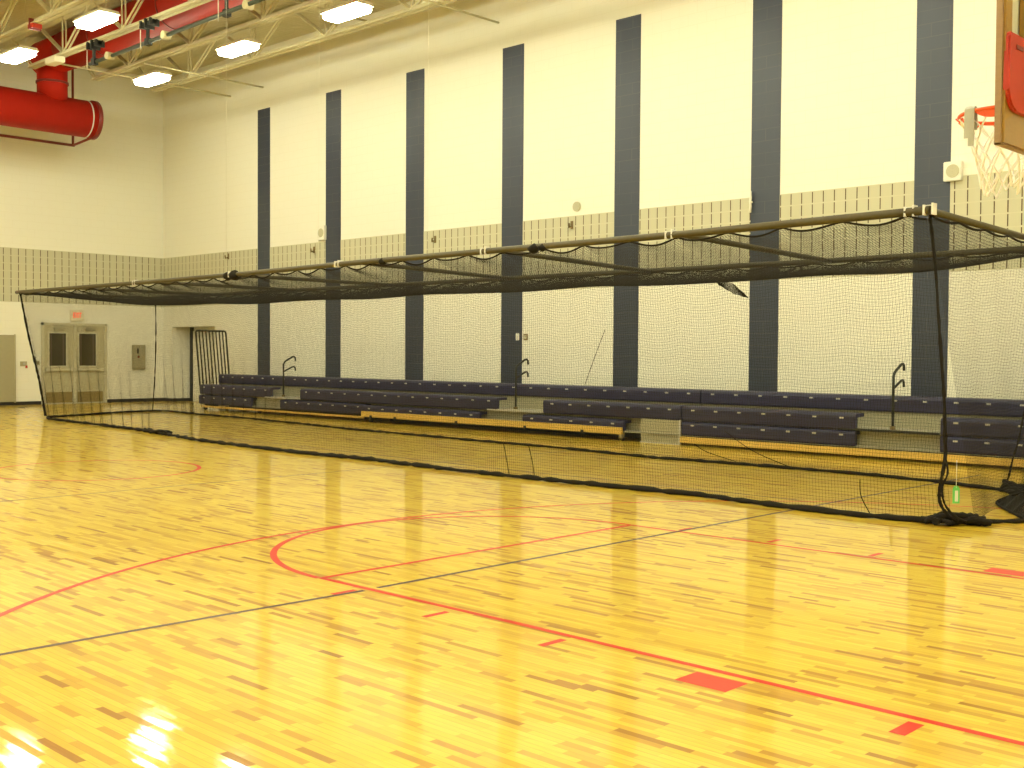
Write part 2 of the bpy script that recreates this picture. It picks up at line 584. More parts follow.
t = thing('wall_outlet', 'small grey wall plate with a red tag, beside the grey door', 'wall plate', (FX, 7.47, 1.16))
box('plate', FX, FX + 0.02, 7.36, 7.56, 1.14, 1.28, M_metalbox, t, 0.004)
box('switch', FX + 0.018, FX + 0.04, 7.44, 7.50, 1.19, 1.25, M_grey, t)
box('hanging_tag', FX + 0.02, FX + 0.03, 7.51, 7.57, 1.08, 1.16, M_red_plastic, t)
adopt(t)
t = thing('wall_switch', 'small grey wall plate right beside the double door frame', 'wall plate', (FX, 7.88, 1.16))
box('plate', FX, FX + 0.02, 7.82, 7.94, 1.16, 1.30, M_metalbox, t, 0.004)
box('switch', FX + 0.018, FX + 0.035, 7.86, 7.90, 1.20, 1.26, M_brass, t)
adopt(t)

# ------------------------------------------------------------------ long wall fittings
def wall_speaker(x0, x1, z0, z1, label):
    t = thing('wall_speaker', label, 'speaker', ((x0 + x1) / 2, LY, z0), 'square wall speakers')
    box('speaker_box', x0, x1, LY - 0.09, LY - 0.005, z0, z1, M_white, t, 0.01)
    cyl('speaker_grille', ((x0 + x1) / 2 + 0.01, LY - 0.095, (z0 + z1) / 2), 0.36 * (x1 - x0), 0.014, 'Y', M_disc, t, 32)
    adopt(t)


wall_speaker(-1.30, -1.0, 4.51, 4.83, 'white square box with round grille below the basketball rim')
wall_speaker(-18.52, -18.20, 4.63, 5.02, 'white square box with round grille beside the second stripe from the corner')
t = thing('wall_vent', 'beige round disc on the cream wall between two middle stripes', 'wall vent', (-9.35, LY, 4.77))
cyl('rim', (-9.35, LY - 0.015, 4.78), 0.105, 0.03, 'Y', M_disc, t, 32)
cyl('grille', (-9.35, LY - 0.032, 4.78), 0.085, 0.012, 'Y', M_disc, t, 32)
adopt(t)
t = thing('light_switch', 'pale light switch on a blue stripe above the middle handrail', 'switch', (-11.08, LY, 1.92))
box('plate', -11.13, -11.03, LY - 0.028, LY - 0.010, 1.91, 2.07, M_white, t, 0.004)
box('toggle', -11.09, -11.07, LY - 0.045, LY - 0.026, 1.97, 2.01, M_white, t)
adopt(t)
t = thing('wall_socket', 'tan wall plate on cream block beside the switched stripe', 'wall plate', (-10.84, LY, 1.92))
box('plate', -10.90, -10.77, LY - 0.02, LY, 1.91, 2.05, M_brass, t, 0.004)
box('cover', -10.87, -10.80, LY - 0.03, LY - 0.018, 1.94, 2.02, M_disc, t)
adopt(t)
for x, z, lab in ((-9.48, 4.36, 'small brown hook on slotted blocks under the round disc'),
                  (-13.86, 4.33, 'small brown hook on slotted blocks right of the third stripe from corner'),
                  (-18.75, 4.36, 'small brown hook on slotted blocks left of the second stripe from corner'),
                  (-23.0, 4.41, 'small brown hook on slotted blocks left of the stripe nearest the corner')):
    t = thing('wall_hook', lab, 'hook', (x, LY, z), 'hooks on the slotted block band')
    box('hook_plate', x - 0.03, x + 0.03, LY - 0.03, LY - 0.007, z - 0.05, z + 0.12, M_brass, t)
    tube('hook_arm', [(x, LY - 0.02, z), (x, LY - 0.12, z - 0.02), (x + 0.05, LY - 0.16, z + 0.05)], 0.022, M_brass, t, 8)
    adopt(t)
t = thing('rope_cleat', 'small white cleat on the left edge of second stripe from rim', 'cleat', (-5.0, LY, 4.3))
tube('cleat_post', [(-5.0, LY - 0.005, 4.5), (-5.0, LY - 0.07, 4.5)], 0.02, M_white, t, 8)
tube('cleat_horn', [(-5.0, LY - 0.075, 4.30), (-5.0, LY - 0.06, 4.42), (-5.0, LY - 0.075, 4.5), (-5.0, LY - 0.06, 4.58), (-5.0, LY - 0.075, 4.70)], 0.022, M_white, t, 8)
adopt(t)

# ================================================================== roof joists
PITCH, NODE0 = 3.15, -22.1
BZ, TZ = 9.2, 10.2


def bar_mesh(p, q, w, name):
    """twin thin bars between p and q"""
    bm = bmesh.new()
    for s in (-1, 1):
        add_tube(bm, [(p[0], s * 0.045, p[1]), (q[0], s * 0.045, q[1])], w, 4)
    bmesh.ops.recalc_face_normals(bm, faces=bm.faces)
    me = bpy.data.meshes.new(name)
    bm.to_mesh(me)
    bm.free()
    me.materials.append(M_steel)
    return me


me_left = bar_mesh((0, BZ + 0.05), (-PITCH / 2 + 0.12, TZ), 0.030, 'web_bar')
me_right = bar_mesh((0, BZ + 0.05), (PITCH / 2 - 0.12, TZ), 0.030, 'web_bar')
me_vert = bar_mesh((0, BZ + 0.05), (0, TZ), 0.024, 'web_bar')
me_thin = bar_mesh((0.18, BZ + 0.05), (PITCH / 4 + 0.15, TZ), 0.016, 'web_bar')


def chord(name, x0, x1, z, up, parent):
    L = []
    for s in (-1, 1):
        a, b = sorted((s * 0.02, s * 0.115))
        c, dd = sorted((s * 0.02, s * 0.034))
        L.append((x0, x1, a, b, z, z + 0.014))
        L.append((x0, x1, c, dd, z + 0.014 if up else z - 0.1, z + 0.11 if up else z))
    return boxes(name, L, M_steel, parent)


JOIST_LABEL = {10.15: 'cream roof joist nearest the striped wall', 8.35: 'cream roof joist second from the striped wall, over three lights',
               6.55: 'cream roof joist carrying the black pipe clamps, beside the red duct', 4.82: 'cream roof joist with a red clamp at the top corner'}
ys = [10.15, 8.35, 6.55, 4.82] + [3.05 - 1.77 * i for i in range(8)]
joist0 = None
for y in ys:
    lab = JOIST_LABEL.get(y, 'cream roof joist beyond the top edge of the photo')
    if joist0 is None:
        joist0 = thing('roof_joist', lab, 'roof joist', (0, y, 0), 'roof joists')
        chord('bottom_chord', -24.1, 8.5, BZ, True, joist0)
        chord('top_chord', FX, NX, TZ, False, joist0)
        k = 0
        x = NODE0
        while x < 8.0:
            for me in (me_left, me_vert, me_right):
                w = new_obj('web_bar', me, None, joist0)
                w.location.x = x
            x += PITCH
        w = new_obj('web_bar', bar_mesh((-24.05, BZ + 0.05), (FX + 1.6, TZ), 0.028, 'web_bar'), None, joist0)
    else:
        c = copy_tree(joist0)
        c.location.y = y
        c['label'] = lab
for x, y0, z, lab in ((-22.9, 6.5, BZ - 0.026, 'thin cross rod over the joists near the end wall'), (-21.2, 8.3, BZ - 0.026, 'thin cross rod reaching the striped wall above the first stripe'),
                      (-16.3, 7.95, TZ - 0.14, 'thin cross rod high under the roof deck'), (-11.75, 8.3, BZ - 0.026, 'thin cross rod reaching the striped wall at the top edge')):
    tag(tube('bridging_rod', [(x, y0, z), (x, LY + 0.02, z)], 0.025, M_steel, None, 6), lab, 'roof rod', 'cross rods between the joists')

# ------------------------------------------------------------------ lights
LZ = 8.75
lx = [-21.03, -16.78, -12.46, -8.2, -3.95, 0.3, 4.55, 8.6]
ly = [8.25, 4.88, 1.5, -1.9, -5.3, -8.7]
LL = {(0, 0): 'lit ceiling light nearest the corner of the two walls', (1, 0): 'lit ceiling light over the second stripe from corner',
      (2, 0): 'lit ceiling light near the striped wall, cut close to the top edge', (0, 1): 'lit ceiling light at the picture edge above the red drum duct',
      (1, 1): 'lit ceiling light in front of the red main duct'}
light0 = None
fine = {(0, 0): (-20.93, 8.36), (1, 0): (-16.64, 8.21), (2, 0): (-12.46, 8.16), (0, 1): (-21.13, 4.95), (1, 1): (-16.91, 4.86)}
for i, x in enumerate(lx):
    for j, y in enumerate(ly):
        lab = LL.get((i, j), 'lit ceiling light beyond the edges of the photo')
        if (i, j) in fine:
            x_, y_ = fine[(i, j)]
        else:
            x_, y_ = x, y
        if light0 is None:
            light0 = thing('ceiling_light', lab, 'ceiling light', (x_, y_, LZ), 'high bay ceiling lights')
            bm = bmesh.new()
            B = [bm.verts.new(v) for v in ((-.62, -.24, 0.01), (.62, -.24, 0.01), (.62, .24, 0.01), (-.62, .24, 0.01))]
            Tt = [bm.verts.new(v) for v in ((-.60, -.20, .085), (.60, -.20, .085), (.60, .20, .085), (-.60, .20, .085))]
            for q in range(4):
                bm.faces.new((B[q], B[(q + 1) % 4], Tt[(q + 1) % 4], Tt[q]))
            bm.faces.new(Tt)
            bm.faces.new(B[::-1])
            from_bm('housing', bm, M_housing, light0)
            bm = bmesh.new()
            add_box(bm, -.585, .585, -.21, .21, -0.115, 0.008)
            from_bm('lens', bm, M_lens, light0, bevel=0.035)
            for s in (-.45, .45):
                tube('hanger_wire', [(s, 0, .08), (s, 0, CZ - LZ)], 0.006, M_steel, light0, 6)
        else:
            c = copy_tree(light0)
            c.location = (x_, y_, LZ)
            c['label'] = lab

# ------------------------------------------------------------------ red ducts
t = thing('air_duct', 'red round air duct with a big drum hung along the end wall', 'air duct', (-24.5, 7.3, 8.16))
DX, DZ, DR = -24.5, 8.16, 0.515
cyl('drum', (DX, (8.42 - 10.6) / 2, DZ), DR, 8.42 + 10.6, 'Y', M_red_duct, t, 64)
cyl('end_cap', (DX, 8.47, DZ), DR + 0.03, 0.12, 'Y', M_red_dark, t, 64)
cyl('band', (DX, 8.26, DZ), DR + 0.006, 0.035, 'Y', M_clamp, t, 64)
UZ, UR, UY = 9.70, 0.42, 7.40
cyl('drop_duct', (DX + 0.02, 7.30, 9.02), 0.40, 1.1, 'Z', M_red_duct, t, 48)
cyl('collar', (DX + 0.02, 7.30, 9.00), 0.43, 0.06, 'Z', M_red_dark, t, 48)
# the drop meets the long run in a square elbow
tube('elbow', [(DX - 0.55, 7.33, 9.74), (DX - 0.50, 7.33, 9.74), (DX + 1.0, 7.36, 9.76)], 0.49, M_red_duct, t, 48, [0.44, 0.49, 0.49])
tube('main_duct', [(DX + 0.95, 7.36, 9.76), (NX - 1, 7.36, 9.76)], 0.505, M_red_duct, t, 48)
for x in (-21.5, -18.0, -14.5):
    cyl('duct_seam', (x, 7.36, 9.76), 0.517, 0.05, 'X', M_red_dark, t, 48)
tube('hanger_pipe', [(-25.2, 8.22, 10.298), (-25.2, 8.22, 7.50)], 0.035, M_red_dark, t, 10)
tube('hanger_pipe', [(-25.2, 8.26, 7.50), (-25.2, -4.0, 7.50)], 0.04, M_red_dark, t, 10)
tube('hanger_pipe', [(-25.2, 8.22, 7.50), (-24.6, 8.45, 7.66)], 0.035, M_red_dark, t, 10)
adopt(t)

# ------------------------------------------------------------------ hoist shaft under the third joist
t = thing('hoist_shaft', 'dark hoist pipe clamped under the joist before the red duct', 'hoist pipe', (-18, 6.45, 8.75))
tube('shaft', [(-20.6, 6.50, 8.72), (-8.0, 6.40, 8.72)], 0.045, M_green_black, t, 12)
for x in (-20.25, -17.6, -14.3, -11.2):
    boxes('clamp', [(x - 0.30, x - 0.24, 6.38, 6.62, 9.05, 9.22), (x - 0.08, x - 0.02, 6.38, 6.62, 9.02, 9.24), (x + 0.14, x + 0.20, 6.38, 6.62, 9.05, 9.22),
                    (x - 0.30, x + 0.20, 6.44, 6.56, 9.10, 9.18), (x - 0.09, x - 0.03, 6.44, 6.50, 8.70, 9.05), (x - 0.14, x + 0.02, 6.42, 6.54, 8.64, 8.80)], M_black, t)
    tube('sheave', [(x + 0.75, 6.38, 8.72), (x + 0.75, 6.56, 8.72)], 0.09, M_steel, t, 20)
    tube('cord', [(x - 0.2, 6.36, 9.0), (x - 0.2, 6.36, 8.55)], 0.012, M_cable, t, 6)
adopt(t)
t = thing('hoist_motor', 'cream motor box at the far end of the clamped joist', 'motor', (-22.7, 6.45, 9.0))
box('motor_case', -22.75, -22.15, 6.32, 6.60, 9.03, 9.19, M_housing, t, 0.02)
box('gear_case', -22.85, -22.74, 6.38, 6.56, 9.05, 9.17, M_steel, t, 0.02)
adopt(t)
t = thing('joist_clamp', 'small red clamp on the joist at the top left', 'clamp', (-19.9, 4.82, 9.12))
box('clamp_body', -20.0, -19.75, 4.70, 4.94, 9.09, 9.2, M_red_plastic, t, 0.01)
box('clamp_strap', -19.9, -19.85, 4.68, 4.96, 9.07, 9.32, M_red_dark, t)
adopt(t)

# ================================================================== bleachers
def seat_profile(y, z, h=0.25, dpt=0.30):
    """front face at y, top at z; nose rounded"""
    return [(y + 0.02, z - h), (y + 0.005, z - h + 0.03), (y, z - 0.05), (y + 0.012, z - 0.015), (y + 0.04, z), (y + dpt, z + 0.004), (y + dpt, z - 0.05), (y + 0.07, z - 0.06), (y + 0.07, z - h)]


def plate_mesh():
    bm = bmesh.new()
    add_box(bm, -0.034, 0.034, -0.008, 0.004, -0.013, 0.013)
    add_box(bm, -0.012, 0.012, -0.011, -0.007, -0.009, 0.009)
    bmesh.ops.recalc_face_normals(bm, faces=bm.faces)
    me = bpy.data.meshes.new('seat_number_plate')
    bm.to_mesh(me)
    bm.free()
    me.materials.append(M_plate)
    return me


PLATE = plate_mesh()
SEATW = 0.487


def bench(root, x0, x1, y, z, h=0.25, plates=True, nm='bench'):
    b = prism(nm, seat_profile(y, z, h), x0, x1, M_navy, root)
    n = max(1, round((x1 - x0) / SEATW))
    if plates:
        for i in range(n):
            o = new_obj('seat_number_plate', PLATE, None, b)
            o.location = (x0 + (i + 0.5) * (x1 - x0) / n, y + 0.001, z - 0.07)
    return b


def handrail(root, x, y, z, lab=None):
    h = tube('aisle_handrail', [(x, y, z), (x, y, z + 0.83), (x, y + 0.03, z + 0.885), (x, y + 0.08, z + 0.92), (x, y + 0.27, z + 1.02), (x, y + 0.325, z + 1.03),
                                (x, y + 0.36, z + 1.00), (x, y + 0.37, z + 0.92)], 0.022, M_black, root, 10)
    tube('lower_arm', [(x, y, z + 0.64), (x, y + 0.27, z + 0.76), (x, y + 0.325, z + 0.77), (x, y + 0.36, z + 0.74), (x, y + 0.37, z + 0.66)], 0.020, M_black, h, 10)
    tube('base_socket', [(x, y, z - 0.005), (x, y, z + 0.05)], 0.045, M_brass, h, 12)
    return h


R3Y, R2Y, R1Y = 10.6, 10.0, 9.96
R3Z, R2Z = 0.97, 0.695


def caster(root, x, y):
    tube('caster', [(x - 0.025, y, 0.055), (x + 0.025, y, 0.055)], 0.055, M_black, root, 16)


def section(label, x0, x1, r1z, r1y, row2, row1, board, boardz, lipm):
    t = thing('bleacher', label, 'bleachers', ((x0 + x1) / 2, R2Y, 0), 'bleacher sections')
    # platforms, risers and under structure
    boxes('upper_platform', [(x0, x1, R3Y + 0.26, LY - 0.06, 0.66, 0.70)], M_seatdeck, t)
    box('upper_riser', x0 + 0.02, x1 - 0.02, R3Y + 0.06, R3Y + 0.10, 0.46, 0.73, M_riser, t)
    box('middle_platform', x0 + 0.01, x1 - 0.01, R2Y + 0.03, R3Y + 0.08, 0.43, 0.462, M_seatdeck, t)
    for (a0, b0), (a1, b1) in zip(row2[:-1], row2[1:]):
        box('aisle_lip_or_gap_shade', b0 - 0.3, a1 - 0.02, R2Y + 0.008, R2Y + 0.032, 0.43, 0.466, lipm, t)  # real lip where pale; where black, the shadow gap below it as colour
    box('middle_riser', x0 + 0.02, x1 - 0.02, R2Y + 0.16, R2Y + 0.20, 0.19, 0.43, M_riser, t)
    box('lower_platform', x0 + 0.01, x1 - 0.01, r1y + 0.03, R2Y + 0.22, 0.165, 0.195, M_seatdeck, t)
    boxes('under_frame', [(x0 + 0.3, x1 - 0.3, R3Y - 0.1, R3Y - 0.02, 0.02, 0.16), (x0 + 0.1, x0 + 0.16, R2Y + 0.1, R3Y + 0.9, 0.06, 0.16), (x1 - 0.16, x1 - 0.1, R2Y + 0.1, R3Y + 0.9, 0.06, 0.16),
                          (x0 + 0.1, x0 + 0.16, R3Y + 0.6, R3Y + 0.66, 0.0, 0.7), (x1 - 0.16, x1 - 0.1, R3Y + 0.6, R3Y + 0.66, 0.0, 0.7)], M_black, t)
    bench(t, x0, x1, R3Y, R3Z)
    for a, b in row2:
        bench(t, a, b, R2Y, R2Z, 0.262)
    for a, b in row1:
        bench(t, a, b, r1y, r1z, 0.245 if boardz[0] < 0.1 else 0.19)
    a, b, by = board
    w = box('skirt_board', a, b, by, by + 0.045, boardz[0], boardz[1], M_wood, t, 0.006)
    return t


bl = section('blue three row bleachers under the far handrail, at the guard rail', -21.36, -14.10, 0.41, 9.98,
             [(-21.36, -17.92), (-16.66, -14.10)], [(-21.36, -18.79), (-17.49, -14.10)], (-21.25, -14.12, 9.95), (0.075, 0.125), M_plate)
handrail(bl, -17.80, 10.3, 0.462)
caster(bl, -21.1, 10.03)
caster(bl, -18.5, 10.05)
box('support_foot', -20.55, -20.2, 10.1, 10.2, 0.0, 0.16, M_riser, bl)
adopt(bl)
bmid = section('blue bleachers around the middle handrail, ending at a grey closing panel', -14.10, -5.20, 0.385, 9.92,
               [(-14.10, -9.80), (-8.51, -5.20)], [(-14.10, -10.24), (-9.0, -6.42)], (-14.08, -6.42, 9.86), (0.125, 0.255), M_plate)
handrail(bmid, -9.55, 10.3, 0.462)
for x in (-13.75, -12.9, -10.9, -8.9, -7.4):
    box('board_bracket', x, x + 0.06, 9.84, 9.90, 0.08, 0.17, M_black, bmid)
for x in (-13.85, -6.5):
    caster(bmid, x, 9.98)
p = box('closing_panel', -6.07, -5.21, 9.985, 10.02, 0.012, 0.435, M_riser, bmid, 0.004)
boxes('panel_edge', [(-5.215, -5.19, 9.975, 10.02, 0.012, 0.44), (-6.08, -5.19, 9.98, 10.02, 0.0, 0.016)], M_plate, p)
box('caster_fork', -6.53, -6.46, 9.92, 10.0, 0.05, 0.2, M_metalbox, bmid)
adopt(bmid)
bri = section('blue bleachers under the handrail at the rim side, two lower rows flush', -5.17, 4.2, 0.425, 9.99,
              [(-5.17, -1.84), (-0.47, 4.2)], [(-5.17, -1.84), (-0.47, 4.2)], (-5.17, 4.2, 9.94), (0.045, 0.155), M_black)  # black aisle strip paints the shadow gap under the platform lip
handrail(bri, -1.36, 10.3, 0.462)
adopt(bri)

# guard rail at the left end of the bleachers
t = thing('guard_rail', 'dark barred guard rail at the corner end of the bleachers', 'guard rail', (-21.45, 10.4, 0.7))
GX = -21.44


def gp(u, v):           # u along the rail (0..1), v up (0..1): the rail leans back a little
    return (GX, 9.93 + 0.95 * u + 0.14 * (1 - v), 0.62 + 1.56 * v)


ring = []
for cu, cv, a0 in ((0.06, 0.965, 1), (0.94, 0.965, 0), (0.94, 0.035, 3), (0.06, 0.035, 2)):
    for k in range(5):
        a = a0 * PI / 2 + {1: PI / 2, 0: PI / 2, 3: PI / 2, 2: PI / 2}[a0] - k * PI / 8 if False else None
        th = {1: PI - k * PI / 8, 0: PI / 2 - k * PI / 8, 3: 0 - k * PI / 8, 2: -PI / 2 - k * PI / 8}[a0]
        ring.append(gp(cu + 0.06 * math.cos(th), cv + 0.035 * math.sin(th)))
tube('rail_frame', ring, 0.026, M_black, t, 8, closed=True)
for k in range(1, 9):
    tube('rail_bar', [gp(k / 9, 0.01), gp(k / 9, 0.99)], 0.020, M_black, t, 8)
adopt(t)

# ================================================================== batting cage
cage = thing('batting_cage', 'black net batting cage hung from olive poles before the bleachers', 'batting cage', (-9, 6, 0))
HZ = 3.0
NEAR = [(-20.62, 4.76), (-14.2, 4.71), (-11.1, 4.59), (-7.05, 4.27), (-4.01, 4.16), (-0.96, 4.06), (2.06, 3.77)]
FAR = [(-20.75, 8.35), (-14.4, 8.38), (-11.2, 8.45), (-7.9, 8.42), (-4.77, 8.50), (-1.5, 8.50), (1.75, 8.35)]


def ip(tab, x):
    xs = [a for a, b in tab]
    return float(np.interp(x, xs, [b for a, b in tab]))


def ipa(tab, x):
    return np.interp(x, [a for a, b in tab], [b for a, b in tab])


# the poles are straight: a mild bow is real sag between hoists
tube('frame_pole', [(-20.85, 4.77, HZ)] + [(x, y, HZ) for x, y in NEAR], 0.042, M_pole, cage, 12)
tube('frame_pole', [(x, y, HZ) for x, y in FAR], 0.042, M_pole, cage, 12)
for (a, b), (c, dd) in zip(NEAR, FAR):
    tube('crossbar', [(a, b, HZ - 0.01), (c, dd, HZ - 0.01)], 0.036, M_pole, cage, 10)
tube('crossbar', [(-17.6, 4.73, HZ - 0.01), (-17.8, 8.36, HZ - 0.01)], 0.036, M_pole, cage, 10)

ties = np.arange(-20.5, 2.1, 0.72)


def scallop(x, depth):
    ph = ((x + 20.5) / 0.72) % 1.0
    return depth * np.sin(PI * ph)


def cord_z(x, side):
    d = 0.062 if side == 'near' else 0.04
    base = 0.03
    amp = d * (0.75 + 0.5 * np.sin(x * 2.1 + 1.0) ** 2)
    return HZ - base - scallop(x, 1.0) * amp


CELL = 0.036
TW = 0.0012


def thread_mesh(name, paths, r, m, parent):
    """paths: list of (n,3) arrays with the same n -> one mesh of three-sided twines"""
    V, F = [], []
    base = 0
    for P in paths:
        n, k, _ = P.shape          # n threads of k points
        T = np.gradient(P, axis=1)
        T /= np.linalg.norm(T, axis=2, keepdims=True) + 1e-12
        up = np.zeros_like(T)
        up[..., 2] = 1.0
        steep = np.abs(T[..., 2]) > 0.8
        up[steep] = (0, 1, 0)
        S = np.cross(T, up)
        S /= np.linalg.norm(S, axis=2, keepdims=True) + 1e-12
        U = np.cross(S, T)
        rings = []
        for q in range(3):
            a = 2 * PI * q / 3 + PI / 2
            rings.append(P + r * (math.cos(a) * S + math.sin(a) * U))
        R = np.stack(rings, axis=2)                     # n,k,3,3
        V.append(R.reshape(-1, 3))
        idx = np.arange(n * k * 3).reshape(n, k, 3) + base
        a = idx[:, :-1, :]
        b = idx[:, 1:, :]
        f = np.stack([a, np.roll(a, -1, axis=2), np.roll(b, -1, axis=2), b], axis=-1)
        F.append(f.reshape(-1, 4))
        base += n * k * 3
    V = np.concatenate(V).astype(np.float32)
    F = np.concatenate(F).astype(np.int32)
    me = bpy.data.meshes.new(name)
    me.vertices.add(len(V))
    me.vertices.foreach_set('co', V.ravel())
    me.loops.add(F.size)
    me.loops.foreach_set('vertex_index', F.ravel())
    me.polygons.add(len(F))
    me.polygons.foreach_set('loop_start', np.arange(0, F.size, 4, dtype=np.int32))
    me.polygons.foreach_set('loop_total', np.full(len(F), 4, dtype=np.int32))
    me.update(calc_edges=True)
    me.validate()
    return new_obj(name, me, m, parent)


def net_surface(name, fn, lu, lv, parent, su, sv, r=TW):
    """fn(U,V)->xyz for U,V in 0..1; lu, lv: cloth size, su, sv: points along each thread"""
    nu, nv = int(round(lu / CELL)), int(round(lv / CELL))
    U, V = np.meshgrid(np.linspace(0, 1, nu + 1), np.linspace(0, 1, sv), indexing='ij')
    A = np.stack(fn(U, V), axis=-1)
    V2, U2 = np.meshgrid(np.linspace(0, 1, nv + 1), np.linspace(0, 1, su), indexing='ij')
    B = np.stack(fn(U2, V2), axis=-1)
    return thread_mesh(name, [A, B], r, M_net, parent)


NEARB = [(-20.05, 5.15), (-19.3, 4.85), (-16.56, 4.74), (-14.61, 4.62), (-12.15, 4.20), (-11.6, 4.09), (-9.69, 3.99), (-8.2, 3.94), (-6.44, 4.04), (-5.8, 3.96), (-4.71, 3.92), (-3.52, 3.91), (-2.1, 3.98), (-0.7, 4.07), (0.28, 3.92), (1.36, 3.87), (2.2, 4.05)]
FARB = [(-21.2, 8.42), (-20.83, 8.75), (-18.94, 8.57), (-16.69, 8.52), (-14.23, 8.26), (-12.1, 7.98), (-10.43, 7.92), (-8.33, 7.81), (-6.06, 7.74), (-3.92, 7.48), (-2.0, 7.62), (-0.56, 7.62), (0.6, 7.48), (1.8, 7.05)]


def side_net(tab_t, tab_b, side, xt0, xt1, xb0, xb1):
    def fn(U, V):                                   # V 0 top .. 1 floor
        bunch = np.exp(-((U - 0.06) / 0.16) ** 2) * 0.012 * V ** 2 * np.sin(2 * PI * U * 46)
        Ub = np.clip(U + bunch, 0, 1)
        xt = xt0 + (xt1 - xt0) * U
        xb = xb0 + (xb1 - xb0) * Ub
        yt = ipa(tab_t, xt)
        yb = ipa(tab_b, xb)
        zt = cord_z(xt, side)
        w = V ** 1.15
        x = xt + (xb - xt) * V
        y = yt + (yb - yt) * w + 0.035 * np.sin(xt * 2.3) * V * (1 - 0.5 * V) + 0.02 * np.sin(xt * 5.1 + 2 * V) * V
        z = zt * (1 - V) + 0.03 * V
        return x, y, z
    return fn


near_fn = side_net(NEAR, NEARB, 'near', -20.62, 2.06, -20.05, 2.2)
far_fn = side_net(FAR, FARB, 'far', -20.75, 1.75, -21.1, 1.8)
net_surface('net_panel', near_fn, 22.6, 3.0, cage, 240, 18)
net_surface('net_panel', far_fn, 22.5, 3.0, cage, 240, 18)


def roof_fn(U, V):
    xn = -20.62 + 22.68 * U
    xf = -20.75 + 22.5 * U
    x = xn + (xf - xn) * V
    yn, yf = ipa(NEAR, xn), ipa(FAR, xf)
    y = yn + (yf - yn) * V
    loose = np.abs(2 * V - 1) ** 9          # the loops at the poles die out a little way into the roof
    zn, zf = (HZ - 0.05) * (1 - loose) + cord_z(xn, 'near') * loose, (HZ - 0.05) * (1 - loose) + cord_z(xf, 'far') * loose
    env = np.clip(1 - np.exp(-(x + 20.7) / 1.9), 0, 1) * np.clip(1 - np.exp(-(1.95 - x) / 0.45), 0, 1)
    prof = np.clip(np.sin(PI * np.clip(V, 0, 1)), 0, 1) ** 0.8
    sag = 0.33 * env * prof * (1 + 0.05 * np.sin(x * 1.7))
    z = zn + (zf - zn) * V - sag + 0.004 * np.sin(x * 3 + V * 5) * prof
    return x, y, z


net_surface('net_panel', roof_fn, 22.6, 4.3, cage, 240, 26, 0.0024)


def end_net(a_t, b_t, a_b, b_b):
    def fn(U, V):
        P = [a_t[k] + (b_t[k] - a_t[k]) * U for k in range(2)]
        Q = [a_b[k] + (b_b[k] - a_b[k]) * U for k in range(2)]
        x = P[0] + (Q[0] - P[0]) * V + 0.010 * np.sin(U * 19) * V
        y = P[1] + (Q[1] - P[1]) * V
        z = (HZ - 0.04 - 0.05 * np.abs(np.sin(U * PI * 5))) * (1 - V) + 0.03 * V
        return x, y, z
    return fn


net_surface('net_panel', end_net((-20.62, 4.76), (-20.75, 8.35), (-20.05, 5.15), (-21.1, 8.42)), 3.7, 3.0, cage, 60, 18)
net_surface('net_panel', end_net((2.06, 3.77), (1.75, 8.35), (2.3, 4.35), (1.8, 7.3)), 4.4, 3.0, cage, 60, 18)


def rope_along(name, P, r, amp=0.25, sides=8):
    n = len(P)
    rad = [r * (1 + amp * (rng.random() - 0.5) * 2) for _ in range(n)]
    return tube(name, P, r, M_rope, cage, sides, rad)


def resample(tab, step=0.12):
    out = []
    for (a, b), (c, dd) in zip(tab[:-1], tab[1:]):
        n = max(1, int(math.hypot(c - a, dd - b) / step))
        for k in range(n):
            out.append((a + (c - a) * k / n, b + (dd - b) * k / n))
    out.append(tab[-1])
    return out


# gathered lead line along the floor
def hem(tab, r, amp=0.3):
    P = []
    for i, (x, y) in enumerate(resample(tab)):
        P.append((x, y + 0.012 * math.sin(i * 1.7) + 0.01 * rng.normal(), r * 0.95))
    rope_along('hem_rope', P, r, amp)


hem(NEARB, 0.030, 0.35)
hem(FARB, 0.024, 0.3)
hem([(-20.05, 5.15), (-20.4, 6.0), (-20.84, 7.0), (-21.2, 8.42)], 0.026)
hem([(2.2, 4.05), (2.24, 4.45), (2.43, 4.40), (2.58, 4.62), (2.7, 4.9), (2.75, 5.4)], 0.022, 0.25)
# edge cords looping under the poles
for side, tab, x0, x1 in (('near', NEAR, -20.6, 2.04), ('far', FAR, -20.7, 1.7)):
    xs = np.arange(x0, x1, 0.06)
    z = cord_z(xs, side)
    tube('edge_cord', [(x, ip(tab, x), zz) for x, zz in zip(xs, z)], 0.012, M_rope, cage, 6)
# end cord under the near-side end pole
ey = np.linspace(3.8, 8.3, 70)
tube('edge_cord', [(float(np.interp(y, [3.77, 8.35], [2.06, 1.75])), y, HZ - 0.045 - 0.03 * abs(math.sin((y - 3.8) * PI / 0.8))) for y in ey], 0.013, M_rope, cage, 6)
# knots of spare net tied up on the pole
for x, y, r in ((-11.35, 4.6, 0.075), (-11.1, 4.59, 0.09), (-6.55, 4.24, 0.05), (-3.35, 4.12, 0.06), (-3.2, 4.12, 0.05), (2.03, 6.85, 0.08), (1.95, 6.9, 0.06)):
    bm = bmesh.new()
    bmesh.ops.create_icosphere(bm, subdivisions=2, radius=r)
    for v in bm.verts:
        v.co *= 1 + 0.35 * (rng.random() - 0.5)
        v.co.x *= 1.6
        v.co += Vector((x, y, HZ - 0.02))
    from_bm('net_knot', bm, M_rope, cage, smooth=True)
# corner ropes
NB = NEARB[0]


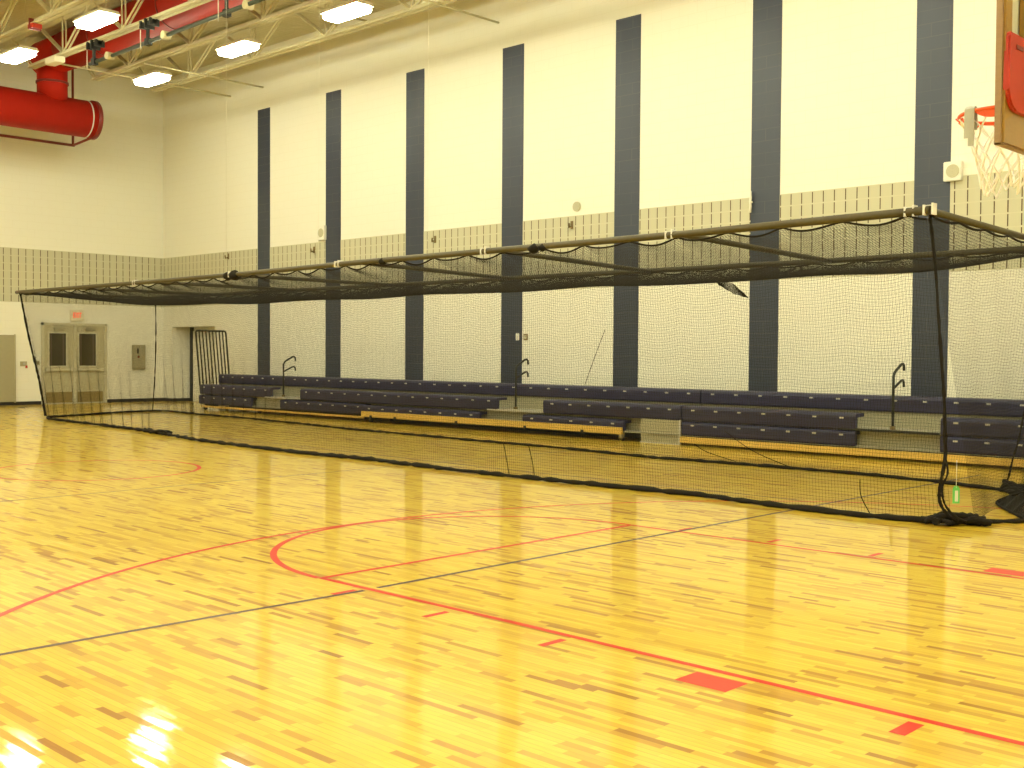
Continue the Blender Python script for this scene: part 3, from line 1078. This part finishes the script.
def smooth_path(ctrl, n=40):
    ctrl = np.array(ctrl, float)
    tt = np.linspace(0, len(ctrl) - 1, n)
    out = []
    for t_ in tt:
        i = min(int(t_), len(ctrl) - 2)
        f = t_ - i
        p0, p1, p2, p3 = ctrl[max(i - 1, 0)], ctrl[i], ctrl[i + 1], ctrl[min(i + 2, len(ctrl) - 1)]
        out.append(tuple(0.5 * ((2 * p1) + (-p0 + p2) * f + (2 * p0 - 5 * p1 + 4 * p2 - p3) * f * f + (-p0 + 3 * p1 - 3 * p2 + p3) * f ** 3)))
    return out


rope_along('corner_rope', smooth_path([(-20.62, 4.76, 2.97), (-20.42, 4.88, 1.9), (-20.2, 5.02, 0.9), (-20.1, 5.12, 0.05)]), 0.026, 0.3)
rope_along('corner_rope', smooth_path([(2.03, 3.83, 2.96), (2.06, 3.9, 2.5), (2.12, 3.9, 1.78), (2.17, 3.9, 1.2), (2.19, 3.9, 0.7), (2.15, 3.9, 0.42), (2.14, 3.9, 0.25), (2.20, 3.93, 0.12), (2.28, 4.0, 0.05)], 60), 0.017, 0.25)
rope_along('corner_rope', smooth_path([(2.035, 3.83, 2.96), (2.065, 3.88, 2.5), (2.125, 3.88, 1.78), (2.175, 3.88, 1.2), (2.19, 3.88, 0.75), (2.215, 3.9, 0.52), (2.175, 3.88, 0.38), (2.19, 3.9, 0.22), (2.27, 3.96, 0.10), (2.34, 4.05, 0.05)], 60), 0.011, 0.3)
rope_along('corner_rope', smooth_path([(-20.75, 8.35, 2.9), (-20.8, 8.38, 1.9), (-20.9, 8.4, 0.9), (-21.05, 8.42, 0.05)]), 0.014, 0.5)
rope_along('corner_rope', smooth_path([(1.75, 8.1, 2.4), (1.72, 7.8, 1.6), (1.68, 7.4, 1.0), (1.66, 7.25, 0.62), (1.62, 7.2, 0.42), (1.56, 7.2, 0.15), (1.50, 7.2, 0.05)]), 0.014, 0.5)


# heaps of spare net on the floor
def heap(name, pts, r, seed):
    g_ = np.random.default_rng(seed)
    bm = bmesh.new()
    for k in range(7):
        P = [(x + 0.05 * g_.normal(), y + 0.04 * g_.normal(), max(0.015, z + 0.03 * g_.normal())) for x, y, z in pts]
        add_tube(bm, smooth_path(P, 22), r, 7, [r * (0.6 + 0.8 * g_.random()) for _ in range(22)])
    return from_bm(name, bm, M_rope, cage, smooth=True)


heap('net_heap', [(2.02, 3.96, 0.03), (2.15, 4.0, 0.05), (2.28, 4.08, 0.10), (2.36, 4.16, 0.06), (2.33, 4.22, 0.03)], 0.026, 3)
heap('net_heap', [(-14.1, 4.55, 0.02), (-13.7, 4.5, 0.04), (-13.4, 4.43, 0.05), (-13.1, 4.4, 0.03)], 0.022, 4)
heap('net_heap', [(1.5, 7.18, 0.03), (1.8, 7.0, 0.06), (2.1, 6.8, 0.07), (2.4, 6.6, 0.06)], 0.034, 6)


# the gathered corner of the end net: dark folded cloth at the picture edge
def fold_sheet(name, A, B, n=34, m_=20, ripple=0.02):
    """threads of a folded flap between two 3D edges"""
    A, B = np.array(A, float), np.array(B, float)

    def ed(E, u):
        tt = np.linspace(0, 1, len(E))
        return np.stack([np.interp(u, tt, E[:, k]) for k in range(3)], -1)

    def fn(U, V):
        P = ed(A, U) * (1 - V)[..., None] + ed(B, U) * V[..., None]
        P[..., 2] += ripple * np.sin(U * 23 + V * 5)
        return P[..., 0], P[..., 1], np.maximum(P[..., 2], 0.006)
    U, V = np.meshgrid(np.linspace(0, 1, n), np.linspace(0, 1, 12), indexing='ij')
    V2, U2 = np.meshgrid(np.linspace(0, 1, m_), np.linspace(0, 1, 20), indexing='ij')
    return thread_mesh(name, [np.stack(fn(U, V), -1), np.stack(fn(U2, V2), -1)], 0.0045, M_net, cage)


fold_sheet('net_fold', [(1.92, 5.92, 0.03), (2.1, 5.8, 0.12), (2.4, 5.4, 0.22), (2.7, 5.2, 0.30)], [(1.92, 5.90, 0.012), (2.25, 5.35, 0.012), (2.6, 4.85, 0.012)], 60, 40)
tube('net_fold_cord', smooth_path([(2.7, 5.2, 0.30), (2.4, 5.4, 0.22), (2.1, 5.8, 0.12), (1.92, 5.92, 0.03), (2.05, 5.65, 0.025), (2.25, 5.35, 0.02), (2.65, 4.8, 0.02)], 30), 0.014, M_rope, cage, 8)
# spare flap hanging below the roof net
fold_sheet('net_fold', [(-2.20, 6.6, 2.62), (-1.95, 6.6, 2.60), (-1.72, 6.6, 2.42)], [(-2.16, 6.6, 2.58), (-1.93, 6.6, 2.46), (-1.69, 6.6, 2.385)], 26, 9, 0.004)
# stray cords lying on the net and floor
for pts in ([(-2.95, 8.0, 0.45), (-2.2, 7.6, 0.22), (-1.4, 7.3, 0.06)], [(-3.5, 8.0, 0.22), (-3.1, 7.75, 0.14), (-2.5, 7.6, 0.05)],
            [(1.25, 4.05, 0.36), (1.29, 4.0, 0.2), (1.42, 3.95, 0.03)], [(-3.75, 3.98, 0.46), (-3.66, 3.96, 0.2), (-3.6, 3.94, 0.03)], [(-3.3, 3.98, 0.46), (-3.2, 3.96, 0.2), (-3.15, 3.94, 0.03)],
            [(-5.4, 8.1, 2.02), (-5.6, 8.1, 1.6), (-5.83, 8.1, 1.09)]):
    tube('loose_cord', smooth_path(pts, 14), 0.0055, M_rope, cage, 6)
# bright hoist clamps and the cables up to the roof
for x, y in ((-14.97, 4.72), (-11.30, 4.6), (-7.71, 4.31), (-4.30, 4.17), (-1.15, 4.07), (1.86, 3.80), (2.06, 3.77)):
    boxes('hoist_clamp', [(x - 0.055, x - 0.037, y - 0.046, y + 0.046, HZ - 0.046, HZ + 0.050), (x + 0.03, x + 0.045, y - 0.046, y + 0.046, HZ - 0.046, HZ + 0.062), (x - 0.05, x + 0.045, y - 0.008, y + 0.008, HZ + 0.042, HZ + 0.050)], M_clamp, cage)
for x, y in ((-11.39, 4.6), (-8.29, 4.36), (-5.52, 4.22)):
    tube('hoist_cable', [(x, y, HZ + 0.04), (x, y, TZ)], 0.002, M_cable, cage, 6)
adopt(cage)

# green tag on a string
t = thing('paper_tag', 'bright green paper tag hanging on a string by the net corner', 'tag', (2.20, 4.14, 0.2))

bm = bmesh.new()
c = Vector((2.20, 4.14, 0.285))
right = Vector((0.72, 0.69, 0))
prof = [(-.034, -.085), (.034, -.085), (.034, .06), (.016, .085), (-.016, .085), (-.034, .06)]
nrm = Vector((0.69, -0.72, 0))
A = [bm.verts.new(c + right * u + Vector((0, 0, v)) + nrm * 0.002) for u, v in prof]
B = [bm.verts.new(c + right * u + Vector((0, 0, v)) - nrm * 0.002) for u, v in prof]
bm.faces.new(A)
bm.faces.new(B[::-1])
for i in range(6):
    bm.faces.new((A[i], A[(i + 1) % 6], B[(i + 1) % 6], B[i]))
from_bm('tag_card', bm, M_green, t)
bm = bmesh.new()
A = [bm.verts.new(c + right * u + Vector((0, 0, v)) + nrm * 0.0035) for u, v in ((-.012, -.065), (.018, -.065), (.018, .04), (-.012, .04))]
B = [bm.verts.new(c + right * u + Vector((0, 0, v)) + nrm * 0.002) for u, v in ((-.012, -.065), (.018, -.065), (.018, .04), (-.012, .04))]
bm.faces.new(A)
bm.faces.new(B[::-1])
for i in range(4):
    bm.faces.new((A[i], A[(i + 1) % 4], B[(i + 1) % 4], B[i]))
from_bm('tag_sticker', bm, M_white, t)
tube('tag_string', [(2.20, 4.14, 0.35), (2.20, 4.145, 0.62)], 0.003, M_string, t, 6)
adopt(t)

# ================================================================== basketball goal
t = thing('basketball_goal', 'basketball backboard with red padding and orange rim, seen from behind', 'basketball hoop', (4.57, -0.3, 2.62))
BY0, BY1, BZ0, BZ1 = -1.21, 0.62, 2.635, 3.72
XF, XB = 4.558, 4.590
boxes('board_edge', [(XF, XB, BY0, BY0 + 0.012, BZ0, BZ1), (XF, XB, BY1 - 0.012, BY1, BZ0, BZ1), (XF, XB, BY0, BY1, BZ0, BZ0 + 0.010), (XF, XB, BY0, BY1, BZ1 - 0.012, BZ1)], M_tan, t, 0.002)
box('board_panel', XF + 0.01, XB - 0.02, BY0 + 0.012, BY1 - 0.012, BZ0 + 0.012, BZ1 - 0.012, M_bone, t)
boxes('back_frame', [(XB - 0.015, XB + 0.012, BY0 + 0.012, BY0 + 0.085, BZ0 + 0.01, BZ1), (XB - 0.015, XB + 0.012, BY1 - 0.085, BY1 - 0.012, BZ0 + 0.01, BZ1),
                     (XB - 0.015, XB + 0.012, BY0 + 0.085, BY1 - 0.085, BZ0 + 0.01, BZ0 + 0.22), (XB - 0.015, XB + 0.012, BY0 + 0.085, BY1 - 0.085, BZ1 - 0.09, BZ1),
                     (XB - 0.015, XB + 0.012, -0.96, -0.86, BZ0 + 0.2, BZ1), (XB - 0.015, XB + 0.012, 0.27, 0.37, BZ0 + 0.2, BZ1)], M_brown, t)


def pad(y0, y1, z0, z1, flip):
    """padding with one rounded outer bottom corner"""
    n = 8
    r_ = 0.10
    P = []
    for k_ in range(n + 1):
        a = PI + (PI / 2) * k_ / n
        P.append((y0 + r_ + r_ * math.cos(a), z0 + r_ + r_ * math.sin(a)))
    P += [(y1, z0), (y1, z1), (y0 + 0.02, z1), (y0, z1 - 0.02)]
    bm = bmesh.new()
    mk = (lambda y: y) if not flip else (lambda y: (BY0 + BY1) - y)
    A = [bm.verts.new((XB + 0.004, mk(y), z)) for y, z in P]
    B = [bm.verts.new((XB + 0.034, mk(y), z)) for y, z in P]
    for i in range(len(P)):
        bm.faces.new((A[i], A[(i + 1) % len(P)], B[(i + 1) % len(P)], B[i]))
    bm.faces.new(A)
    bm.faces.new(B[::-1])
    return from_bm('red_pad', bm, M_red_plastic, t, bevel=0.012)


for fl in (False, True):
    pd = pad(-1.205, -0.30 + 0.002, 2.80, 3.17, fl)
    yb = -1.09 if not fl else 0.50
    boxes('pad_slot', [(XB + 0.030, XB + 0.038, yb - 0.035, yb + 0.045, 3.095, 3.115)], M_red_dark, pd)
RC = Vector((4.29, -0.36, 2.945))
RR = 0.235
rim = tube('rim', [(RC.x + RR * math.cos(a), RC.y + RR * math.sin(a), RC.z) for a in np.linspace(0, 2 * PI, 49)[:-1]], 0.011, M_orange, t, 10, closed=True)
for a in np.linspace(0, 2 * PI, 13)[:-1]:
    px, py = RC.x + RR * math.cos(a), RC.y + RR * math.sin(a)
    tube('net_clip', [(px - 0.02, py, RC.z - 0.01), (px, py, RC.z - 0.03), (px + 0.02, py, RC.z - 0.01)], 0.005, M_orange, rim, 6)
gus = []
for k in range(9):
    a = math.radians(252 + 6.5 * k)
    gus.append((RC.x + RR * math.cos(a), RC.y + RR * math.sin(a)))
bm = bmesh.new()
dep = [0.012, 0.030, 0.042, 0.047, 0.048, 0.048, 0.048, 0.048, 0.048]
row = []
for (x, y), dd in zip(gus, dep):
    nrm_ = Vector((x - RC.x, y - RC.y, 0)).normalized() * 0.005
    row.append([bm.verts.new((x + q * nrm_.x, y + q * nrm_.y, RC.z - zz)) for q, zz in ((-1, 0), (1, 0), (1, dd), (-1, dd))])
for a_, b_ in zip(row[:-1], row[1:]):
    for q in range(4):
        bm.faces.new((a_[q], a_[(q + 1) % 4], b_[(q + 1) % 4], b_[q]))
bm.faces.new(row[0])
bm.faces.new(row[-1][::-1])
from_bm('rim_gusset', bm, M_orange, rim)
boxes('rim_bracket', [(RC.x + 0.17, XF, RC.y - 0.14, RC.y + 0.14, RC.z - 0.012, RC.z + 0.012), (XF - 0.02, XF, RC.y - 0.12, RC.y + 0.12, RC.z - 0.15, RC.z + 0.06)], M_orange, t)
# net: diamond cords, swept to one side at the bottom
bm = bmesh.new()
NS, NL = 12, 6


def netpt(i, l):
    f = l / NL
    a = 2 * PI * (i + 0.5 * (l % 2)) / NS
    rr = RR * (1 - 0.60 * f ** 0.75)
    return (RC.x + rr * math.cos(a) - 0.02 * f * f, RC.y + rr * math.sin(a) - 0.01 * f, RC.z - 0.015 - 0.40 * f - 0.03 * math.sin(3 * a + 1) * f)


for l in range(NL):
    for i in range(NS):
        o = 0 if l % 2 == 0 else 1
        for j in ((i - 1 + o), (i + o)):
            add_tube(bm, [netpt(i, l), netpt(j % NS if True else j, l + 1)], 0.0052, 5)
from_bm('hoop_net', bm, M_netwhite, t)
# mast from the roof
for y in (-0.75, 0.15):
    tube('mast_pole', [(XB + 0.20, y, 2.85), (XB + 0.20, y, CZ)], 0.05, M_steel, t, 14)
for z in (2.95, 3.55):
    boxes('mast_bracket', [(XB + 0.01, XB + 0.24, -0.80, -0.70, z - 0.03, z + 0.03), (XB + 0.01, XB + 0.24, 0.10, 0.20, z - 0.03, z + 0.03)], M_steel, t)
adopt(t)
# grey flap over the rim
t = thing('grey_strap', 'grey vinyl strap folded over the near side of the rim', 'strap', (4.16, -0.55, 2.8))


def strap(name, xc, w, top, length, off, kink):
    y = RC.y - math.sqrt(max(0.0, RR ** 2 - (xc - RC.x) ** 2))
    prof = [(y - 0.022 - off, RC.z - length), (y - 0.018 - off, RC.z - length * 0.5), (y - 0.016 - off, RC.z), (y - 0.004, RC.z + 0.018 + off), (y + 0.016, RC.z + 0.012), (y + 0.018, RC.z - 0.10),
            (y + 0.024, RC.z - 0.10), (y + 0.024, RC.z + 0.016), (y - 0.002, RC.z + 0.026 + off), (y - 0.024 - off, RC.z + 0.01), (y - 0.025 - off, RC.z - length * 0.5), (y - 0.029 - off, RC.z - length)]
    return prism(name, prof, xc - w / 2, xc + w / 2, M_grey, t)


strap('front_fold', 4.178, 0.034, 0, 0.145, 0.004, 0)
strap('back_fold', 4.202, 0.030, 0, 0.19, 0.0, 0)
adopt(t)

# ================================================================== camera, world, view
cam = bpy.data.cameras.new('camera')
cam.sensor_fit = 'HORIZONTAL'
cam.sensor_width = 36.0
cam.lens = 1138.09 * 36.0 / 1024.0
cam.clip_end = 200
co = bpy.data.objects.new('camera', cam)
COL.objects.link(co)
pan, tilt, roll = 0.7645469, -0.0275184, 0.0064201
f = Vector((-math.sin(pan) * math.cos(tilt), math.cos(pan) * math.cos(tilt), math.sin(tilt)))
rt = f.cross(Vector((0, 0, 1))).normalized()
up = rt.cross(f)
r2 = rt * math.cos(roll) + up * math.sin(roll)
u2 = up * math.cos(roll) - rt * math.sin(roll)
M = Matrix((r2, u2, -f)).transposed().to_4x4()
M.translation = (6.6845, -6.7393, 1.6285)
co.matrix_world = M
scene.camera = co

w = bpy.data.worlds.new('world')
scene.world = w
w.use_nodes = True
w.node_tree.nodes['Background'].inputs[0].default_value = (0.02, 0.018, 0.012, 1)
w.node_tree.nodes['Background'].inputs[1].default_value = 1.0

vs = scene.view_settings
vs.view_transform = 'Standard'
vs.look = 'None'
vs.exposure = 0.0
vs.gamma = 1.0
vs.use_curve_mapping = False
scene.cycles.use_denoising = True
scene.cycles.max_bounces = 8
scene.cycles.diffuse_bounces = 4
